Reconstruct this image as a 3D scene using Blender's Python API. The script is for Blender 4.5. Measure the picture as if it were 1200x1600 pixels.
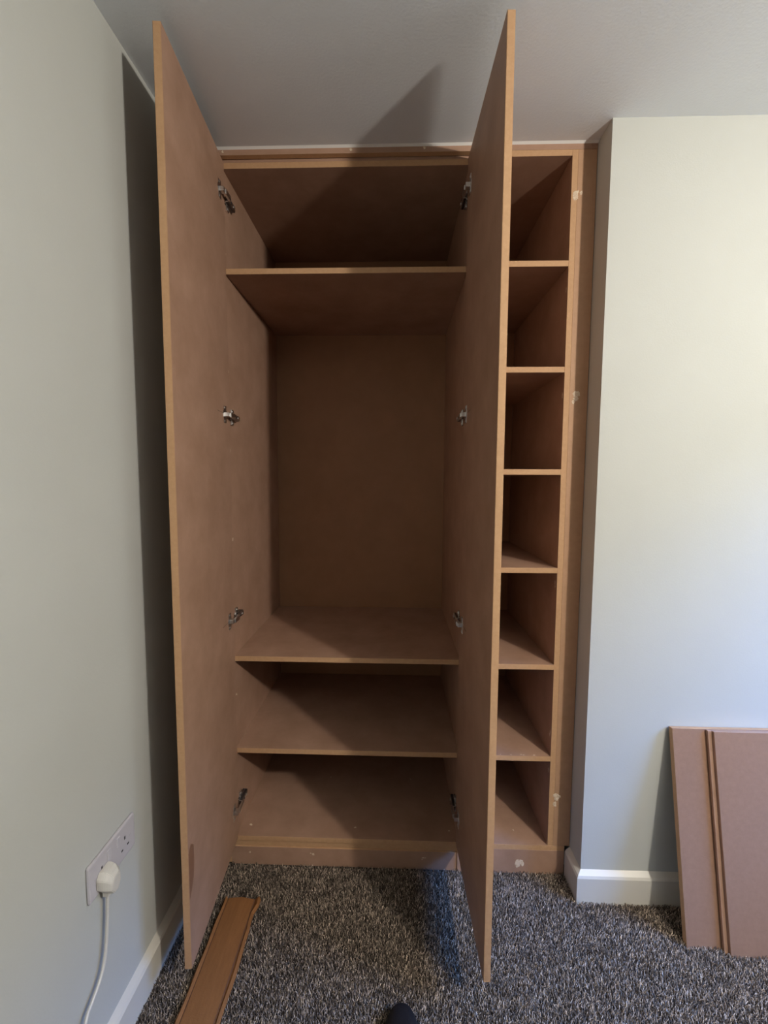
import bpy, bmesh, math, random
import numpy as np
from mathutils import Vector, Matrix

random.seed(7)
rng = np.random.default_rng(11)
scene = bpy.context.scene
for o in list(bpy.data.objects):
    bpy.data.objects.remove(o)
COL = scene.collection

# ------------------------------------------------------------------ camera
CAM = Vector((0.0204, -1.3915, 1.3676))
pitch, yaw, roll = math.radians(4.390), math.radians(1.658), math.radians(0.266)
right0 = Vector((math.cos(yaw), math.sin(yaw), 0))
fwd0 = Vector((-math.sin(yaw), math.cos(yaw), 0))
up0 = Vector((0, 0, 1))
fwd = fwd0 * math.cos(pitch) - up0 * math.sin(pitch)
up1 = up0 * math.cos(pitch) + fwd0 * math.sin(pitch)
rgt = right0 * math.cos(roll) + up1 * math.sin(roll)
upv = up1 * math.cos(roll) - right0 * math.sin(roll)
cd = bpy.data.cameras.new('camera')
cam = bpy.data.objects.new('camera', cd)
COL.objects.link(cam)
m = Matrix((rgt, upv, -fwd)).transposed().to_4x4()
m.translation = CAM
cam.matrix_world = m
cd.sensor_fit = 'HORIZONTAL'
cd.sensor_width = 36
cd.lens = 660 / 1200 * 36
cd.clip_start = 0.01
scene.camera = cam

# ------------------------------------------------------------------ light
scene.view_settings.view_transform = 'Standard'
scene.view_settings.look = 'None'
scene.view_settings.gamma = 1
scene.view_settings.use_curve_mapping = False
scene.view_settings.exposure = 0.08

WX, WY0, WY1, WZ0, WZ1 = 2.10, -1.25, -0.28, 0.90, 2.22      # window opening in the right-hand wall
world = bpy.data.worlds.new('daylight')
scene.world = world
world.use_nodes = True
nt = world.node_tree
nt.nodes.clear()
out = nt.nodes.new('ShaderNodeOutputWorld')
bg = nt.nodes.new('ShaderNodeBackground')
bg.inputs['Strength'].default_value = 34.0
ramp = nt.nodes.new('ShaderNodeValToRGB')
sep = nt.nodes.new('ShaderNodeSeparateXYZ')
tc = nt.nodes.new('ShaderNodeTexCoord')
mr = nt.nodes.new('ShaderNodeMapRange')
mr.inputs['From Min'].default_value = -1
mr.inputs['From Max'].default_value = 1
nt.links.new(tc.outputs['Generated'], sep.inputs[0])
nt.links.new(sep.outputs['Z'], mr.inputs['Value'])
nt.links.new(mr.outputs[0], ramp.inputs[0])
nt.links.new(ramp.outputs[0], bg.inputs[0])
nt.links.new(bg.outputs[0], out.inputs[0])
cr = ramp.color_ramp
cr.elements[0].position = 0.0
cr.elements[0].color = (0.03, 0.03, 0.026, 1)
cr.elements[1].position = 1.0
cr.elements[1].color = (0.12, 0.16, 0.22, 1)
for p, c in ((0.50, (0.05, 0.05, 0.045, 1)), (0.72, (0.06, 0.065, 0.065, 1)), (0.775, (0.13, 0.44, 1.30, 1)), (0.86, (0.13, 0.42, 1.25, 1)), (0.92, (0.14, 0.17, 0.22, 1))):
    e = cr.elements.new(p)
    e.color = c

pl = bpy.data.lights.new('window_daylight', 'AREA')
pl.shape = 'RECTANGLE'
pl.size = WZ1 - WZ0
pl.size_y = WY1 - WY0
pl.cycles.is_portal = True
po = bpy.data.objects.new('window_daylight', pl)
COL.objects.link(po)
po.location = (WX + 0.02, (WY0 + WY1) / 2, (WZ0 + WZ1) / 2)
po.rotation_euler = (0, math.radians(90), 0)      # -Z points to -X, into the room


# ------------------------------------------------------------------ materials
def mat(name, base, rough=0.6, metal=0.0, var=None, scale=40, bump=0.0, bscale=300, spec=0.5, stretch=(1, 1, 1), detail=4):
    mt = bpy.data.materials.new(name)
    mt.use_nodes = True
    n = mt.node_tree
    b = n.nodes['Principled BSDF']
    b.inputs['Base Color'].default_value = (*base, 1)
    b.inputs['Roughness'].default_value = rough
    b.inputs['Metallic'].default_value = metal
    b.inputs['Specular IOR Level'].default_value = spec
    t = n.nodes.new('ShaderNodeTexCoord')
    if var:
        mp = n.nodes.new('ShaderNodeMapping')
        mp.inputs['Scale'].default_value = stretch
        no = n.nodes.new('ShaderNodeTexNoise')
        no.inputs['Scale'].default_value = scale
        no.inputs['Detail'].default_value = detail
        no.inputs['Roughness'].default_value = 0.65
        r = n.nodes.new('ShaderNodeValToRGB')
        r.color_ramp.elements[0].position = 0.3
        r.color_ramp.elements[1].position = 0.7
        r.color_ramp.elements[0].color = (*base, 1)
        r.color_ramp.elements[1].color = (*var, 1)
        n.links.new(t.outputs['Object'], mp.inputs[0])
        n.links.new(mp.outputs[0], no.inputs['Vector'])
        n.links.new(no.outputs[0], r.inputs[0])
        n.links.new(r.outputs[0], b.inputs['Base Color'])
    if bump:
        n2 = n.nodes.new('ShaderNodeTexNoise')
        n2.inputs['Scale'].default_value = bscale
        n2.inputs['Detail'].default_value = 3
        bp = n.nodes.new('ShaderNodeBump')
        bp.inputs['Strength'].default_value = bump
        bp.inputs['Distance'].default_value = 0.002
        n.links.new(t.outputs['Object'], n2.inputs['Vector'])
        n.links.new(n2.outputs[0], bp.inputs['Height'])
        n.links.new(bp.outputs[0], b.inputs['Normal'])
    return mt


M = {}
M['paint'] = mat('wall_paint', (0.482, 0.490, 0.455), 0.75, var=(0.502, 0.510, 0.475), scale=3, bump=0.12, bscale=220, spec=0.3)
M['farpaint'] = mat('wall_paint_darkened', (0.13, 0.125, 0.115), 0.75)  # out-of-view walls, darkened to cut bounce light into the shadows
M['ceil'] = mat('ceiling_paint', (0.77, 0.80, 0.83), 0.85, var=(0.80, 0.83, 0.86), scale=4, bump=0.25, bscale=160, spec=0.2)
M['skirt'] = mat('skirting_paint', (0.62, 0.59, 0.52), 0.4, spec=0.5)
M['mdf'] = mat('mdf_face', (0.315, 0.184, 0.120), 0.5, var=(0.41, 0.252, 0.175), scale=9, bump=0.1, bscale=500, spec=0.45, detail=8)
M['mdf2'] = mat('mdf_face_dusty', (0.262, 0.148, 0.092), 0.42, var=(0.305, 0.176, 0.112), scale=60, bump=0.1, bscale=500, spec=0.55, detail=8)
M['back'] = mat('mdf_back_sheet', (0.30, 0.160, 0.085), 0.6, var=(0.35, 0.19, 0.105), scale=9, bump=0.1, bscale=500, spec=0.3, detail=8)
M['edge'] = mat('mdf_cut_edge', (0.46, 0.272, 0.142), 0.7, var=(0.51, 0.31, 0.168), scale=90, bump=0.15, bscale=600, spec=0.3)
M['rail'] = mat('mdf_strip', (0.39, 0.228, 0.128), 0.65, var=(0.44, 0.262, 0.152), scale=40, bump=0.1, bscale=500, spec=0.4)
M['fill'] = mat('filler', (0.74, 0.64, 0.50), 0.85, var=(0.52, 0.38, 0.26), scale=130, spec=0.2)
M['steel'] = mat('hinge_steel', (0.74, 0.72, 0.70), 0.30, metal=1.0)
M['dsteel'] = mat('hinge_dark_steel', (0.09, 0.085, 0.09), 0.35, metal=0.8)
M['plastic'] = mat('socket_plastic', (0.50, 0.475, 0.49), 0.28, spec=0.5)
M['plug'] = mat('plug_plastic', (0.62, 0.59, 0.52), 0.35, spec=0.5)
M['slot'] = mat('slot_dark', (0.03, 0.03, 0.03), 0.6)
M['caulk'] = mat('caulk', (0.78, 0.77, 0.74), 0.6)
M['pencil'] = mat('pencil_mark', (0.10, 0.065, 0.045), 0.7)
M['patch'] = mat('stain', (0.21, 0.10, 0.055), 0.5, var=(0.24, 0.12, 0.065), scale=50)
M['card'] = mat('cardboard', (0.225, 0.096, 0.032), 0.8, var=(0.26, 0.115, 0.040), scale=20, bump=0.15, bscale=300, spec=0.2, stretch=(6, 1, 1))
M['cardin'] = mat('cardboard_crease', (0.12, 0.05, 0.02), 0.85)
M['shoe'] = mat('shoe_leather', (0.010, 0.008, 0.008), 0.7, spec=0.25, bump=0.2, bscale=200)
M['sole'] = mat('shoe_sole', (0.015, 0.014, 0.014), 0.7)
M['carpet_base'] = mat('carpet_backing', (0.035, 0.03, 0.027), 0.95, spec=0.1)
M['wframe'] = mat('window_frame_paint', (0.8, 0.8, 0.78), 0.4)


def tuft_material():
    mt = bpy.data.materials.new('carpet_pile')
    mt.use_nodes = True
    n = mt.node_tree
    b = n.nodes['Principled BSDF']
    b.inputs['Roughness'].default_value = 0.9
    b.inputs['Specular IOR Level'].default_value = 0.15
    a = n.nodes.new('ShaderNodeAttribute')
    a.attribute_name = 'shade'
    r = n.nodes.new('ShaderNodeValToRGB')
    e = r.color_ramp.elements
    e[0].position = 0.0
    e[0].color = (0.055, 0.043, 0.034, 1)
    e[1].position = 1.0
    e[1].color = (0.95, 0.77, 0.60, 1)
    for p, c in ((0.4, (0.155, 0.122, 0.096, 1)), (0.7, (0.44, 0.355, 0.28, 1))):
        x = e.new(p)
        x.color = c
    n.links.new(a.outputs['Fac'], r.inputs[0])
    n.links.new(r.outputs[0], b.inputs['Base Color'])
    return mt


M['tuft'] = tuft_material()


# ------------------------------------------------------------------ helpers
def obj(name, bm, mats, parent=None, smooth=False):
    me = bpy.data.meshes.new(name)
    bmesh.ops.recalc_face_normals(bm, faces=bm.faces)
    bm.to_mesh(me)
    bm.free()
    for mm in (mats if isinstance(mats, (list, tuple)) else [mats]):
        me.materials.append(mm)
    if smooth:
        for p in me.polygons:
            p.use_smooth = True
    o = bpy.data.objects.new(name, me)
    COL.objects.link(o)
    if parent:
        o.parent = parent
        o.matrix_parent_inverse = Matrix.Identity(4)
    return o


def box(bm, x0, x1, y0, y1, z0, z1, bev=0.0, mi=0, mtx=None):
    vs = [bm.verts.new(c) for c in ((x0, y0, z0), (x1, y0, z0), (x1, y1, z0), (x0, y1, z0), (x0, y0, z1), (x1, y0, z1), (x1, y1, z1), (x0, y1, z1))]
    fs = [bm.faces.new([vs[i] for i in q]) for q in ((0, 3, 2, 1), (4, 5, 6, 7), (0, 1, 5, 4), (1, 2, 6, 5), (2, 3, 7, 6), (3, 0, 4, 7))]
    for f in fs:
        f.material_index = mi
    if bev:
        es = list({e for f in fs for e in f.edges})
        r = bmesh.ops.bevel(bm, geom=es, offset=bev, segments=2, affect='EDGES', profile=0.5)
        vs = list({v for f in r['faces'] for v in f.verts} | {v for v in vs if v.is_valid})
    if mtx:
        bmesh.ops.transform(bm, matrix=mtx, verts=vs)
    return vs


def panel_bm(x0, x1, y0, y1, z0, z1, bev=0.0008):
    """A sheet of MDF: broad faces use slot 0, the cut edges slot 1."""
    bm = bmesh.new()
    box(bm, x0, x1, y0, y1, z0, z1, bev)
    d = (x1 - x0, y1 - y0, z1 - z0)
    ax = d.index(min(d))
    for f in bm.faces:
        f.normal_update()
        f.material_index = 0 if abs(f.normal[ax]) > 0.7 else 1
    return bm


def prism(bm, pts, axis, a, b, mi=0):
    """Extrude a 2D outline along an axis (0,1,2) between a and b."""
    def mk(p, t):
        c = [p[0], p[1]]
        c.insert(axis, t)
        return bm.verts.new(c)
    lo = [mk(p, a) for p in pts]
    hi = [mk(p, b) for p in pts]
    fs = [bm.faces.new(lo), bm.faces.new(hi[::-1])]
    n = len(pts)
    for i in range(n):
        fs.append(bm.faces.new((lo[i], hi[i], hi[(i + 1) % n], lo[(i + 1) % n])))
    for f in fs:
        f.material_index = mi
    return lo + hi


def cyl(bm, p, q, r, seg=12, mi=0, r2=None):
    p, q = Vector(p), Vector(q)
    d = (q - p).normalized()
    a = d.orthogonal().normalized()
    b = d.cross(a)
    r2 = r if r2 is None else r2
    A, B = [], []
    for i in range(seg):
        t = 2 * math.pi * i / seg
        v = a * math.cos(t) + b * math.sin(t)
        A.append(bm.verts.new(p + v * r))
        B.append(bm.verts.new(q + v * r2))
    fs = [bm.faces.new(A[::-1]), bm.faces.new(B)]
    for i in range(seg):
        fs.append(bm.faces.new((A[i], A[(i + 1) % seg], B[(i + 1) % seg], B[i])))
    for f in fs:
        f.material_index = mi


def tube(bm, pts, r, seg=10, mi=0):
    pts = [Vector(p) for p in pts]
    rings = []
    ref = Vector((1, 0, 0.2)).normalized()
    for i, p in enumerate(pts):
        d = (pts[min(i + 1, len(pts) - 1)] - pts[max(i - 1, 0)]).normalized()
        a = (ref - d * ref.dot(d)).normalized()
        b = d.cross(a)
        rings.append([bm.verts.new(p + (a * math.cos(t) + b * math.sin(t)) * r) for t in [2 * math.pi * k / seg for k in range(seg)]])
    for u, v in zip(rings, rings[1:]):
        for k in range(seg):
            f = bm.faces.new((u[k], u[(k + 1) % seg], v[(k + 1) % seg], v[k]))
            f.material_index = mi
    bm.faces.new(rings[0][::-1])
    bm.faces.new(rings[-1])


def spline(P, n=10):
    P = [Vector(p) for p in P]
    P = [2 * P[0] - P[1]] + P + [2 * P[-1] - P[-2]]
    o = []
    for i in range(1, len(P) - 2):
        for k in range(n):
            t = k / n
            a, b, c, d = P[i - 1:i + 3]
            o.append(0.5 * ((2 * b) + (c - a) * t + (2 * a - 5 * b + 4 * c - d) * t * t + (3 * b - a - 3 * c + d) * t ** 3))
    o.append(P[-2])
    return o


def empty(name, loc, label, cat, group=None):
    o = bpy.data.objects.new(name, None)
    COL.objects.link(o)
    o.location = loc
    o.empty_display_size = 0.05
    o['label'] = label
    o['category'] = cat
    if group:
        o['group'] = group
    return o


def struct(name, bm, mats, label=None):
    o = obj(name, bm, mats)
    o['kind'] = 'structure'
    if label:
        o['label'] = label
    return o


def shift(bm, loc):
    bmesh.ops.translate(bm, vec=-Vector(loc), verts=bm.verts)
    return bm


# ------------------------------------------------------------------ the room
H = 2.4
XL = -0.6437
FZ = -0.006
YR = -0.0853          # face of the chimney-breast style wall to the right of the wardrobe
XR, XC = 0.6305, 0.6310
YBACK = 0.66
YF = -3.2

bm = bmesh.new(); box(bm, XL - 0.12, WX + 0.12, YF - 0.12, YBACK + 0.1, FZ - 0.1, FZ)
struct('floor', bm, M['carpet_base'], 'floor under dark grey flecked carpet')
bm = bmesh.new(); box(bm, XL - 0.12, WX + 0.12, YF - 0.12, YBACK + 0.1, H, H + 0.1)
struct('ceiling', bm, M['ceil'], 'plain off-white ceiling')
bm = bmesh.new(); box(bm, XL - 0.12, XL, YF, YBACK, FZ, H)
struct('wall_left', bm, M['paint'], 'cream painted wall with the double socket')
bm = bmesh.new(); box(bm, XL - 0.12, XR + 0.2, YBACK, YBACK + 0.1, FZ, H)
struct('wall_back', bm, M['paint'], 'wall behind the fitted wardrobe')
bm = bmesh.new()
prism(bm, [(XR, YBACK), (XR, 0.0), (XC, YR), (WX + 0.12, YR), (WX + 0.12, YBACK)], 2, FZ, H)
struct('wall_back_right', bm, M['paint'], 'cream painted wall projecting to the right of the wardrobe')
bm = bmesh.new(); box(bm, XL - 0.12, WX + 0.12, YF - 0.12, YF, FZ, H)
struct('wall_front', bm, M['farpaint'])
bm = bmesh.new()
box(bm, WX, WX + 0.12, YF, WY0, FZ, H)
box(bm, WX, WX + 0.12, WY1, YR, FZ, H)
box(bm, WX, WX + 0.12, WY0, WY1, FZ, WZ0)
box(bm, WX, WX + 0.12, WY0, WY1, WZ1, H)
struct('wall_right', bm, M['farpaint'])
bm = bmesh.new()
for a in (WY0, WY1 - 0.045):
    box(bm, WX + 0.05, WX + 0.10, a, a + 0.045, WZ0, WZ1, 0.003)
for a in (WZ0, WZ1 - 0.045):
    box(bm, WX + 0.05, WX + 0.10, WY0 + 0.045, WY1 - 0.045, a, a + 0.045, 0.003)
struct('window_1', bm, M['wframe'])

# skirting boards: flat face, chamfered top
SK = [(0, FZ), (0.017, FZ), (0.017, 0.083), (0.013, 0.090), (0, 0.101)]


def skirting(name, path):
    """path: list of (x,y) on the wall; the board projects to the left-hand side of the direction of travel."""
    bm = bmesh.new()
    P = [Vector(p) for p in path]
    rings = []
    for i, p in enumerate(P):
        ds = []
        if i > 0: ds.append((P[i] - P[i - 1]).normalized())
        if i < len(P) - 1: ds.append((P[i + 1] - P[i]).normalized())
        ns = [Vector((-d.y, d.x)) for d in ds]
        n = sum(ns, Vector((0, 0))) / len(ns)
        n = n / n.length_squared
        rings.append([bm.verts.new((p.x + n.x * u, p.y + n.y * u, z)) for u, z in SK])
    for a, b in zip(rings, rings[1:]):
        for k in range(len(SK)):
            bm.faces.new((a[k], b[k], b[(k + 1) % len(SK)], a[(k + 1) % len(SK)]))
    bm.faces.new(rings[0]); bm.faces.new(rings[-1][::-1])
    return struct(name, bm, M['skirt'], None)


skirting('baseboard_left', [(XL, -0.001), (XL, YF)])['label'] = 'cream skirting board along the left wall'
skirting('baseboard_back_right', [(WX, YR), (XC, YR), (XR, -0.001)])['label'] = 'cream skirting board wrapping the corner right of the wardrobe'
skirting('baseboard_right', [(WX, YF), (WX, YR - 0.017)])

# painted caulk bead between ceiling and wardrobe
bm = bmesh.new()
n = 60
for i in range(n):
    x0 = XL + 0.09 + (XR - XL - 0.09) * i / n
    x1 = XL + 0.09 + (XR - XL - 0.09) * (i + 1) / n
    h = 0.0045
    prism(bm, [(-0.007, H), (0.0, H), (0.0, H - h)], 0, x0, x1)
struct('trim_1', bm, M['caulk'], 'white caulk bead where the ceiling meets the wardrobe')

# carpet pile: twisted tufts, one uncountable mass
def carpet():
    x0, x1, y0, y1 = XL + 0.018, 1.35, -0.92, -0.002
    s = 0.0033
    nx, ny = int((x1 - x0) / s), int((y1 - y0) / s)
    gx, gy = np.meshgrid(np.arange(nx), np.arange(ny))
    px = x0 + (gx.ravel() + rng.uniform(0, 1, nx * ny)) * s
    py = y0 + (gy.ravel() + rng.uniform(0, 1, nx * ny)) * s
    keep = ~((px > XC - 0.02) & (py > YR - 0.018))
    px, py = px[keep], py[keep]
    N = len(px)
    cl = 0.5 + 0.5 * np.sin(px * 61 + 3 * np.sin(py * 43)) * np.sin(py * 57 + 2 * np.sin(px * 37))
    ang = rng.uniform(0, 2 * np.pi, N)
    lean_a = rng.uniform(0, 2 * np.pi, N)
    lean = rng.uniform(0.001, 0.0065, N)
    h = rng.uniform(0.006, 0.011, N) + 0.002 * cl
    r0, r1 = 0.0014, 0.0008
    V = np.zeros((N, 6, 3))
    for k in range(3):
        t = ang + k * 2 * np.pi / 3
        V[:, k, 0] = px + r0 * np.cos(t)
        V[:, k, 1] = py + r0 * np.sin(t)
        V[:, k, 2] = FZ
        V[:, k + 3, 0] = px + lean * np.cos(lean_a) + r1 * np.cos(t + 0.8)
        V[:, k + 3, 1] = py + lean * np.sin(lean_a) + r1 * np.sin(t + 0.8)
        V[:, k + 3, 2] = FZ + h
    V[:, :, 0] = np.maximum(V[:, :, 0], XL + 0.0175)
    base = (np.arange(N) * 6)[:, None]
    quads = np.concatenate([base + np.array([[k, (k + 1) % 3, (k + 1) % 3 + 3, k + 3]]) for k in range(3)], axis=1).reshape(N, 12)
    tri = base + np.array([[3, 4, 5]])
    loops = np.concatenate([quads, tri], axis=1).ravel()
    tot = np.tile(np.array([4, 4, 4, 3]), N)
    start = np.concatenate([[0], np.cumsum(tot)[:-1]])
    me = bpy.data.meshes.new('carpet_pile')
    me.vertices.add(N * 6)
    me.vertices.foreach_set('co', V.ravel())
    me.loops.add(len(loops))
    me.loops.foreach_set('vertex_index', loops.astype(np.int32))
    me.polygons.add(len(tot))
    me.polygons.foreach_set('loop_start', start.astype(np.int32))
    me.polygons.foreach_set('loop_total', tot.astype(np.int32))
    me.update(calc_edges=True)
    at = me.attributes.new('shade', 'FLOAT', 'POINT')
    sh = np.clip(rng.beta(1.6, 2.0, N) + 0.08 * (cl - 0.5), 0, 1)
    at.data.foreach_set('value', np.repeat(sh, 6).astype(np.float32))
    me.materials.append(M['tuft'])
    o = bpy.data.objects.new('carpet_pile', me)
    COL.objects.link(o)
    o['kind'] = 'stuff'
    o['label'] = 'dark charcoal and light grey flecked carpet pile covering the floor'
    o['category'] = 'carpet'


carpet()

# ------------------------------------------------------------------ the fitted wardrobe
T = 0.018
YK = 0.02                       # carcass front, behind the thickness of the doors
YB = 0.6045
L0, R0 = -0.5409, 0.2424        # inner faces of the main opening
BL, BR = 0.279, 0.5536          # inner faces of the open shelf bay
ZT = 2.361
ZD = 0.1019
MD = [M['mdf'], M['edge']]
W = empty('fitted_wardrobe', (0, 0, 0), 'raw brown MDF fitted wardrobe with two open doors and open cubby shelves on its right', 'wardrobe')


def P(name, *a, label=None, mats=None, bev=0.0008):
    o = obj(name, panel_bm(*a, bev=bev), mats or MD, W)
    if label:
        o['label'] = label
    return o


P('side_panel', L0 - T, L0, YK, YB + 0.012, 0.0, ZT + T)
P('divider_panel', R0, R0 + T, YK, YB, ZD, ZT + 0.005)
P('divider_panel', R0 + T, BL, 0.0, YB, ZD, ZT)
P('side_panel', BR, BR + T, 0.0, YB, ZD, ZT + T)
P('back_panel', L0 - 0.001, BR, YB, YB + 0.012, ZD, ZT, mats=[M['back'], M['edge']])
P('top_panel', L0, R0 + T, YK, YB, ZT - 0.008, ZT + T - 0.008)
P('top_panel', R0 + T, BR, 0.0, YB, ZT, ZT + T)
P('base_deck', L0, R0 + T, YK - 0.016, YB, ZD - T, ZD)
P('base_deck', R0 + T, XR - 0.0185, 0.0, YB, ZD - T, ZD)
P('shelf', L0, R0, YK, YB, 2.0296, 2.0296 + T)
P('shelf', L0, R0, YK, YB, 0.7531 - T, 0.7531)
P('shelf', L0, R0, YK, YB, 0.4181 - T, 0.4181)
for z in (2.0351, 1.7103, 1.3854, 1.0612, 0.7317, 0.4083):
    P('shelf', BL, BR, 0.0, YB, z, z + T)
P('top_rail', L0, R0, YK + 0.001, YK + 0.019, ZT + T - 0.0075, H - 0.001)
FM = [M['mdf2'], M['edge']]
# scribe strips: above, left, right; and the plinth
P('scribe_strip', L0 - T, XR - 0.001, 0.0, 0.018, ZT + T + 0.0005, H - 0.001, mats=[M['mdf'], M['edge']])
P('scribe_strip', XL + 0.002, L0 - T, 0.004, 0.022, 0.0, H - 0.001, mats=[M['edge'], M['edge']])
P('scribe_strip', BR + T, XR - 0.0015, 0.0, 0.018, 0.1025, ZT + T, mats=[M['rail'], M['edge']])
P('plinth', L0 - T, R0, 0.004, 0.022, FZ, ZD - T - 0.022)
P('plinth_rail', L0 - T, R0, 0.008, YK + 0.01, ZD - T - 0.021, ZD - T, mats=[M['edge'], M['edge']])
P('plinth', R0, XR - 0.018, 0.0, 0.018, FZ, ZD - T)


# filler smears
def blob(cx, cz, w, h, plane, at, label='pale filler smear'):
    """thin irregular smear; plane 'y' = on a front face, 'z' = on a deck, 'x' = on a side"""
    bm = bmesh.new()
    for q in range(7 if w > 0.025 else 3 if w > 0.012 else 1):
        ox, oz = (random.uniform(-w, w) * 0.35, random.uniform(-h, h) * 0.35) if w > 0.012 else (0, 0)
        k = 14
        s = random.uniform(0.2, 0.55) if w > 0.012 else 1
        ph = [random.uniform(0.55, 1.15) for _ in range(k)]
        ring, mid = [], None
        for lay, (sc, dp) in enumerate(((1, 0.0001), (0.75, 0.0006))):
            row = []
            for i in range(k):
                t = 2 * math.pi * i / k
                u = cx + ox + 0.5 * w * s * ph[i] * sc * math.cos(t)
                v = cz + oz + 0.5 * h * s * ph[i] * sc * math.sin(t)
                dpt = dp + 0.0001 * q
                c = {'y': (u, at - dpt, v), 'z': (u, v, at + dpt), 'x': (at + dpt, u, v)}[plane]
                row.append(bm.verts.new(c))
            ring.append(row)
        for i in range(k):
            bm.faces.new((ring[0][i], ring[0][(i + 1) % k], ring[1][(i + 1) % k], ring[1][i]))
        bm.faces.new(ring[1])
    o = obj('filler_patch', bm, M['fill'], W)
    o['label'] = label
    return o


for a in ((0.574, 2.250, 0.032, 0.045), (0.580, 1.628, 0.050, 0.045), (0.580, 0.272, 0.030, 0.050), (0.455, 0.037, 0.035, 0.045)):
    blob(*a, 'y', 0.0)
for x, z, w in ((-0.129, 2.390, 0.010), (0.100, 2.391, 0.010), (-0.532, 2.390, 0.008)):
    blob(x, z, w, w, 'y', 0.0)
for x, z, w in ((-0.493, 0.040, 0.009), (-0.271, 0.038, 0.022), (0.125, 0.036, 0.022)):
    blob(x, z, w, w * 0.7, 'y', 0.004)
for x, y, w in ((-0.121, 0.053, 0.010), (-0.510, 0.050, 0.022), (0.220, 0.05, 0.010), (-0.25, 0.31, 0.006), (0.09, 0.31, 0.006), (0.455, 0.06, 0.015)):
    blob(x, y, w, w * 0.7, 'z', ZD)
for y, z, w in ((0.030, 1.723, 0.008), (0.030, 1.463, 0.008), (0.035, 1.161, 0.010), (0.035, 0.61, 0.014), (0.03, 2.098, 0.006)):
    blob(y, z, w, w * 1.4, 'x', L0)
for x, w in ((0.38, 0.014), (0.42, 0.014), (0.46, 0.016), (0.50, 0.01), (0.35, 0.008)):
    blob(x, 0.006, w, 0.006, 'z', 0.4083 + T)
for z, w in ((1.97, 0.010), (1.64, 0.012), (1.02, 0.016), (0.50, 0.020), (0.37, 0.012)):
    bmx = blob(0.012, z, w, w * 2.0, 'x', 0)
    bmx.location.x = BR
    bmx.scale.x = -1


# doors with concealed hinges
def make_hinge(parent, s, z):
    """s=+1: door on the left, hinge arm reaching back to the side panel on -x; built in the wardrobe's own space"""
    fx = -0.5345 if s > 0 else 0.2405            # door inner face plane near the pivot
    cx = L0 if s > 0 else R0                      # carcass inner face
    bm = bmesh.new()
    X = lambda a: fx + s * a
    C = lambda a: cx + s * a
    # cup flange screwed to the door, with two ears
    def bb(xa, xb, y0, y1, z0, z1, bev=0.0006, mi=0):
        box(bm, min(xa, xb), max(xa, xb), y0, y1, z0, z1, bev, mi)
    bb(X(-0.0005), X(0.0030), -0.040, -0.018, z - 0.027, z + 0.027)
    cyl(bm, (X(0.0022), -0.029, z - 0.021), (X(0.0042), -0.029, z - 0.021), 0.0042, mi=0)
    cyl(bm, (X(0.0022), -0.029, z + 0.021), (X(0.0042), -0.029, z + 0.021), 0.0042, mi=0)
    # cup rim and link block
    cyl(bm, (X(0.0), -0.030, z), (X(0.0035), -0.030, z), 0.0165, seg=24, mi=0)
    bb(X(0.002), X(0.016), -0.032, -0.014, z - 0.007, z + 0.007, 0.0015, 0)
    bb(X(0.010), X(0.019), -0.018, 0.022, z - 0.0075, z + 0.0075, 0.0015, 0)
    # arm on the carcass side
    bb(C(0.006), C(0.017), 0.018, 0.078, z - 0.0085, z + 0.0085, 0.0015, 1)
    bb(C(0.0165), C(0.0185), 0.016, 0.074, z - 0.0065, z + 0.0065, 0.0008, 0)
    cyl(bm, (C(0.0185), 0.062, z), (C(0.0205), 0.062, z), 0.0042, mi=0)
    cyl(bm, (C(0.0185), 0.040, z), (C(0.0200), 0.040, z), 0.0036, mi=1)
    # cross-shaped mounting plate with two screw wings
    bb(C(0.0), C(0.0065), 0.034, 0.052, z - 0.026, z + 0.026, 0.0015, 0)
    bb(C(0.0), C(0.0065), 0.022, 0.078, z - 0.0095, z + 0.0095, 0.0015, 1)
    for d in (-0.019, 0.019):
        cyl(bm, (C(0.0065), 0.043, z + d), (C(0.0085), 0.043, z + d), 0.0045, mi=0)
    o = obj('hinge', bm, [M['steel'], M['dsteel']], parent)
    o['label'] = 'steel concealed hinge'
    return o


HZ = (2.262, 1.574, 0.892, 0.214)
DZ0, DZ1 = 0.0925, 2.3695


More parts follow.
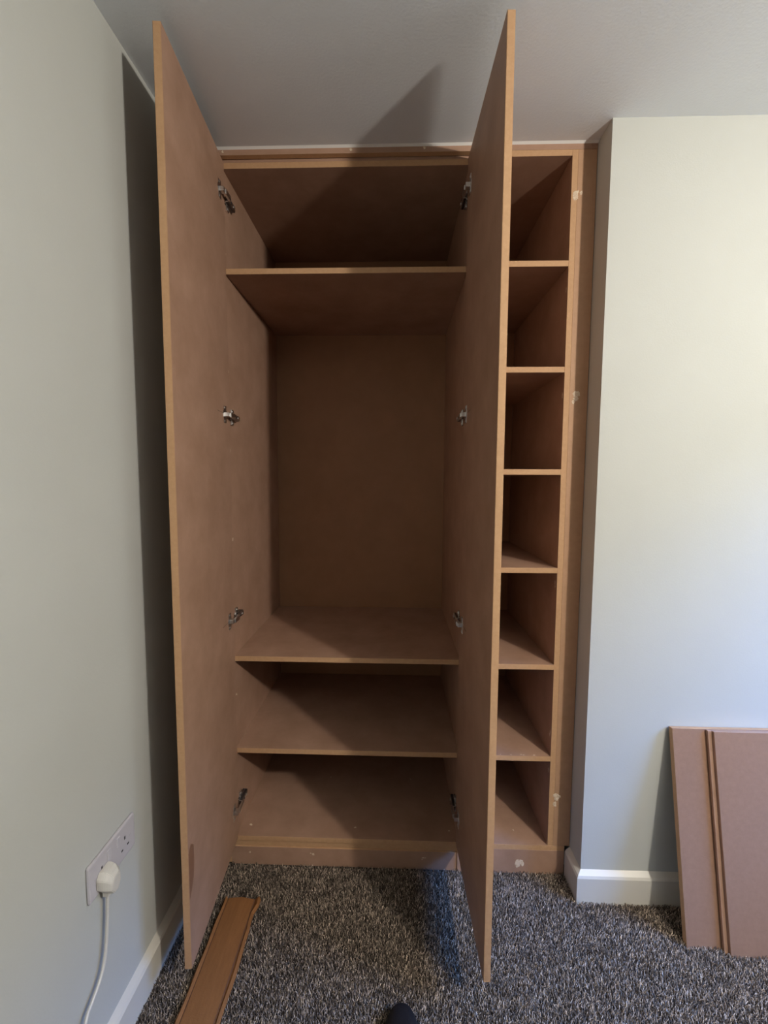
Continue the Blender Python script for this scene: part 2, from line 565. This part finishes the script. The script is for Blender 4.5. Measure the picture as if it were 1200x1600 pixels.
def make_door(s):
    bm = bmesh.new()
    if s > 0:
        a, b = Vector((-0.5360, 0.0185)), Vector((-0.5039, -0.3998))     # inner face, hinge end to free end
    else:
        a, b = Vector((0.2379, 0.0185)), Vector((0.2503, -0.404))
    d = (b - a).normalized()
    nrm = Vector((d.y, -d.x))
    if nrm.x * s > 0:
        nrm = -nrm                                # thickness goes away from the opening
    c, e = b + nrm * T, a + nrm * T
    prism(bm, [tuple(a), tuple(b), tuple(c), tuple(e)], 2, DZ0, DZ1)
    es = list(bm.edges)
    bmesh.ops.bevel(bm, geom=es, offset=0.0009, segments=2, affect='EDGES')
    bmesh.ops.recalc_face_normals(bm, faces=bm.faces)
    n3 = Vector((nrm.x, nrm.y, 0))
    for f in bm.faces:
        f.normal_update()
        f.material_index = 0 if abs(f.normal.dot(n3)) > 0.7 else 1
    door = obj('door', bm, MD, W)
    for z in HZ:
        make_hinge(door, s, z)
    # pencil layout lines at hinge height
    dd = Vector((d.x, d.y, 0))
    for z in HZ[1:3]:
        bm = bmesh.new()
        p0 = Vector((a.x, a.y, 0)) + dd * 0.045 - n3 * 0.0002
        p1 = p0 + dd * 0.07
        zz = z + 0.003
        vs = []
        for p, q in ((p0, 0), (p1, 0)):
            for off in (0, -0.0003):
                for dz in (-0.0006, 0.0006):
                    vs.append(bm.verts.new(p + n3 * off + Vector((0, 0, zz + dz))))
        bmesh.ops.convex_hull(bm, input=vs)
        pm = obj('pencil_mark', bm, M['pencil'], door)
        pm['label'] = 'faint pencil line at hinge height'
    if s > 0:
        bm = bmesh.new()
        pts = []
        for t, z in ((0.002, 0.41), (0.018, 0.425), (0.034, 0.41), (0.036, 0.36), (0.030, 0.325), (0.016, 0.30), (0.002, 0.285)):
            p = Vector((b.x, b.y, 0)) - dd * t - n3 * 0.0003
            pts.append((p.x, p.y, z))
        lo = [bm.verts.new(p) for p in pts]
        hi = [bm.verts.new(Vector(p) + n3 * 0.0004) for p in pts]
        bm.faces.new(lo); bm.faces.new(hi[::-1])
        for i in range(len(lo)):
            bm.faces.new((lo[i], hi[i], hi[(i + 1) % len(lo)], lo[(i + 1) % len(lo)]))
        o = obj('stain_patch', bm, M['patch'], door)
        o['label'] = 'darker brown stain near the lower corner'
    return door


make_door(1)
make_door(-1)

# ------------------------------------------------------------------ pendant bulb that lights the room
def pendant():
    loc = (1.50, -1.76, 2.11)
    root = empty('pendant_lamp', loc, 'bare pendant bulb hanging from the ceiling right of the camera', 'lamp')
    bm = bmesh.new()
    cyl(bm, (0, 0, 0.115), (0, 0, H - loc[2] - 0.02), 0.003)
    obj('cord', bm, M['plug'], root)
    bm = bmesh.new()
    cyl(bm, (0, 0, 0.062), (0, 0, 0.12), 0.019, 20, r2=0.012)
    obj('lamp_holder', bm, M['plug'], root)
    bm = bmesh.new()
    cyl(bm, (0, 0, H - loc[2] - 0.022), (0, 0, H - loc[2]), 0.02, 24, r2=0.045)
    obj('ceiling_rose', bm, M['plug'], root)
    l = bpy.data.lights.new('bulb_light', 'POINT')
    l.energy = 116
    l.color = (1.0, 0.935, 0.84)
    l.shadow_soft_size = 0.05
    o = bpy.data.objects.new('bulb_light', l)
    COL.objects.link(o)
    o.parent = root


pendant()

# ------------------------------------------------------------------ boards leaning on the right
def lean_board(name, label, x0, x1, ybot, ytop, ztop, th, rebate=False):
    """front face runs from (ybot, z=0) to (ytop, ztop)"""
    L = math.hypot(ytop - ybot, ztop - FZ)
    ang = math.atan2(ytop - ybot, ztop - FZ)
    e = empty(name, (x0, ybot, FZ), label, 'board', 'MDF boards leaning on the wall')
    e.rotation_euler = (-ang, 0, 0)
    if rebate:
        o = obj('board_panel', panel_bm(0.012, x1 - x0, 0, th, 0, L), [M['mdf2'], M['mdf']], e)
        bm = panel_bm(0, 0.0118, th * 0.5, th, 0, L)
        for f in bm.faces:
            f.material_index = 0
        o = obj('rebated_edge', bm, MD, e)
        o['label'] = 'brown step cut along the left edge'
    else:
        o = obj('board_panel', panel_bm(0, x1 - x0, 0, th, 0, L), FM, e)
    return e


lean_board('mdf_board', 'brown MDF board leaning against the cream wall, mostly hidden behind the front board', 0.884, 1.33, -0.2255, -0.1060, 0.600, T)
lean_board('mdf_board', 'brown MDF board with stepped left edge leaning in front of the other board', 0.984, 1.42, -0.2460, -0.1262, 0.603, T, True)

# ------------------------------------------------------------------ double socket and plug on the left wall
S0 = Vector((XL, -0.485, 0.4867))
sock = empty('double_socket', S0, 'white double wall socket low on the left wall', 'socket')
bm = bmesh.new()
box(bm, 0.0, 0.0085, -0.080, 0.080, -0.043, 0.043, 0.004)
obj('faceplate', bm, M['plastic'], sock)
for sy in (-0.040, 0.040):
    bm = bmesh.new()
    box(bm, 0.006, 0.0115, sy * 0.42 - 0.006 + (0.0 if sy < 0 else 0.0), sy * 0.42 + 0.006, 0.008, 0.030, 0.0015)
    for v in bm.verts:
        if v.co.z > 0.02:
            v.co.x -= 0.0015
    o = obj('rocker_switch', bm, M['plastic'], sock)
for sy in (0.040, -0.040):
    bm = bmesh.new()
    box(bm, 0.0078, 0.0089, sy - 0.002, sy + 0.002, 0.004, 0.012)
    for q in (-0.011, 0.011):
        box(bm, 0.0078, 0.0089, sy + q - 0.0032, sy + q + 0.0032, -0.018, -0.014)
    obj('pin_holes', bm, M['slot'], sock)
for q in (-0.060, 0.060):
    bm = bmesh.new()
    cyl(bm, (0.008, q, 0.0), (0.0092, q, 0.0), 0.0035)
    obj('screw_cap', bm, M['plastic'], sock)

plug = empty('power_plug', (XL + 0.0087, -0.522, 0.468), 'white three-pin plug with white cable, pushed into the near half of the socket', 'plug')
bm = bmesh.new()
# body: tapered block seen from the wall outwards
secs = []
for d, w, zt, zb in ((0.0004, 0.0255, 0.026, -0.026), (0.010, 0.0255, 0.026, -0.026), (0.020, 0.024, 0.024, -0.028), (0.030, 0.020, 0.018, -0.030), (0.036, 0.016, 0.010, -0.030), (0.0375, 0.011, 0.004, -0.026)):
    ring = []
    for (a, b) in ((-1, 0.55), (-0.6, 1), (0.6, 1), (1, 0.55), (1, -0.3), (0.42, -1), (-0.42, -1), (-1, -0.3)):
        zc, zh = (zt + zb) / 2, (zt - zb) / 2
        ring.append(bm.verts.new((d * 0.82, a * w * 0.94, zc + b * zh)))
    secs.append(ring)
for a, b in zip(secs, secs[1:]):
    for k in range(8):
        bm.faces.new((a[k], a[(k + 1) % 8], b[(k + 1) % 8], b[k]))
bm.faces.new(secs[0][::-1]); bm.faces.new(secs[-1])
bmesh.ops.bevel(bm, geom=list(bm.edges), offset=0.0012, segments=2, affect='EDGES')
obj('plug_body', bm, M['plug'], plug)
bm = bmesh.new()
box(bm, 0.001, 0.016, -0.008, 0.008, -0.040, -0.020, 0.002)
obj('cable_grip', bm, M['plug'], plug)
bm = bmesh.new()
pts = spline([(0.008, 0.0, -0.036), (0.006, -0.002, -0.094), (0.006, -0.008, -0.141), (0.006, -0.017, -0.183), (0.006, -0.035, -0.211), (0.006, -0.060, -0.230), (0.008, -0.082, -0.245), (0.02, -0.13, -0.31), (0.045, -0.20, -0.42), (0.075, -0.27, -0.462), (0.10, -0.36, -0.4645)], 8)
tube(bm, pts, 0.0034, 10)
obj('cable', bm, M['plug'], plug, smooth=True)

# ------------------------------------------------------------------ cardboard strip on the floor
cb = empty('cardboard_strip', (-0.47, -0.135, 0.003), 'long orange-brown cardboard packing strip lying on the carpet beside the left door', 'cardboard')
bm = bmesh.new()
NL = 26
rows = []
Lc = 0.62
prof = [(-0.058, 0.006), (-0.052, 0.0145), (-0.046, 0.0075), (-0.043, 0.0085), (0.0, 0.010), (0.040, 0.0085), (0.044, 0.0065), (0.049, 0.011), (0.056, 0.004)]
for i in range(NL + 1):
    y = -Lc * i / NL
    row = []
    for k, (u, z) in enumerate(prof):
        uu, yy = u, y
        if i == 0:
            yy += 0.003 * math.sin(k * 2.1)
        if k >= 7:
            uu += 0.005 if i < 2 else (-0.004 if i < 4 else 0.0015 * math.sin(i * 0.9))
            z += 0.004 if i < 2 else 0
        if k <= 1:
            uu += 0.001 * math.sin(i * 1.3)
        row.append(bm.verts.new((uu, yy, z + 0.001 * math.sin(i * 0.5))))
    rows.append(row)
for a, b in zip(rows, rows[1:]):
    for k in range(len(prof) - 1):
        f = bm.faces.new((a[k], a[k + 1], b[k + 1], b[k]))
        f.material_index = 1 if k in (2, 5) else 0
r = bmesh.ops.extrude_face_region(bm, geom=list(bm.faces))
bmesh.ops.translate(bm, vec=(0, 0, -0.003), verts=[v for v in r['geom'] if isinstance(v, bmesh.types.BMVert)])
obj('cardboard_sheet', bm, [M['card'], M['cardin']], cb)
cb.rotation_euler = (0, 0, math.radians(0.5))

# ------------------------------------------------------------------ shoe at the bottom of the picture
def shoe():
    root = empty('shoe', (0.043, -0.399, 0.0), 'rounded black shoe toe on the carpet at the bottom edge of the picture', 'shoe')
    st = [  # distance back from the toe, half width, height
        (0.000, 0.004, 0.012), (0.006, 0.018, 0.030), (0.016, 0.029, 0.040), (0.035, 0.038, 0.048), (0.065, 0.046, 0.055), (0.10, 0.048, 0.064),
        (0.14, 0.044, 0.080), (0.18, 0.038, 0.092), (0.22, 0.036, 0.088), (0.26, 0.035, 0.092), (0.285, 0.028, 0.090), (0.296, 0.012, 0.06)]
    bm = bmesh.new()
    rings = []
    K = 20
    for y, w, h in st:
        ring = []
        for k in range(K):
            t = 2 * math.pi * k / K
            c, s_ = math.cos(t), math.sin(t)
            zz = 0.010 + (h - 0.010) * max(0.0, s_) ** 0.8 if s_ > 0 else 0.010 + 0.006 * s_
            ring.append(bm.verts.new((w * (abs(c) ** 0.8) * (1 if c > 0 else -1), -y, zz)))
        rings.append(ring)
    for a, b in zip(rings, rings[1:]):
        for k in range(K):
            bm.faces.new((a[k], a[(k + 1) % K], b[(k + 1) % K], b[k]))
    bm.faces.new(rings[0]); bm.faces.new(rings[-1][::-1])
    o = obj('upper', bm, M['shoe'], root, smooth=True)
    sm = o.modifiers.new('s', 'SUBSURF'); sm.levels = 1; sm.render_levels = 2
    bm = bmesh.new()
    lo = []
    for y, w, h in st:
        lo.append((w + 0.003, -y + (0.003 if y == 0 else 0)))
    outl = lo + [(-w, y) for w, y in lo[::-1]]
    prism(bm, outl, 2, -0.004, 0.011)
    obj('sole', bm, M['sole'], root)
    bm = bmesh.new()
    for j in range(4):
        yy = -0.115 - 0.018 * j
        zz = 0.071 + 0.007 * j
        tube(bm, spline([(-0.020, yy, zz - 0.006), (0, yy - 0.002, zz + 0.004), (0.020, yy, zz - 0.006)], 5), 0.0022, 8)
    obj('laces', bm, M['sole'], root, smooth=True)


shoe()
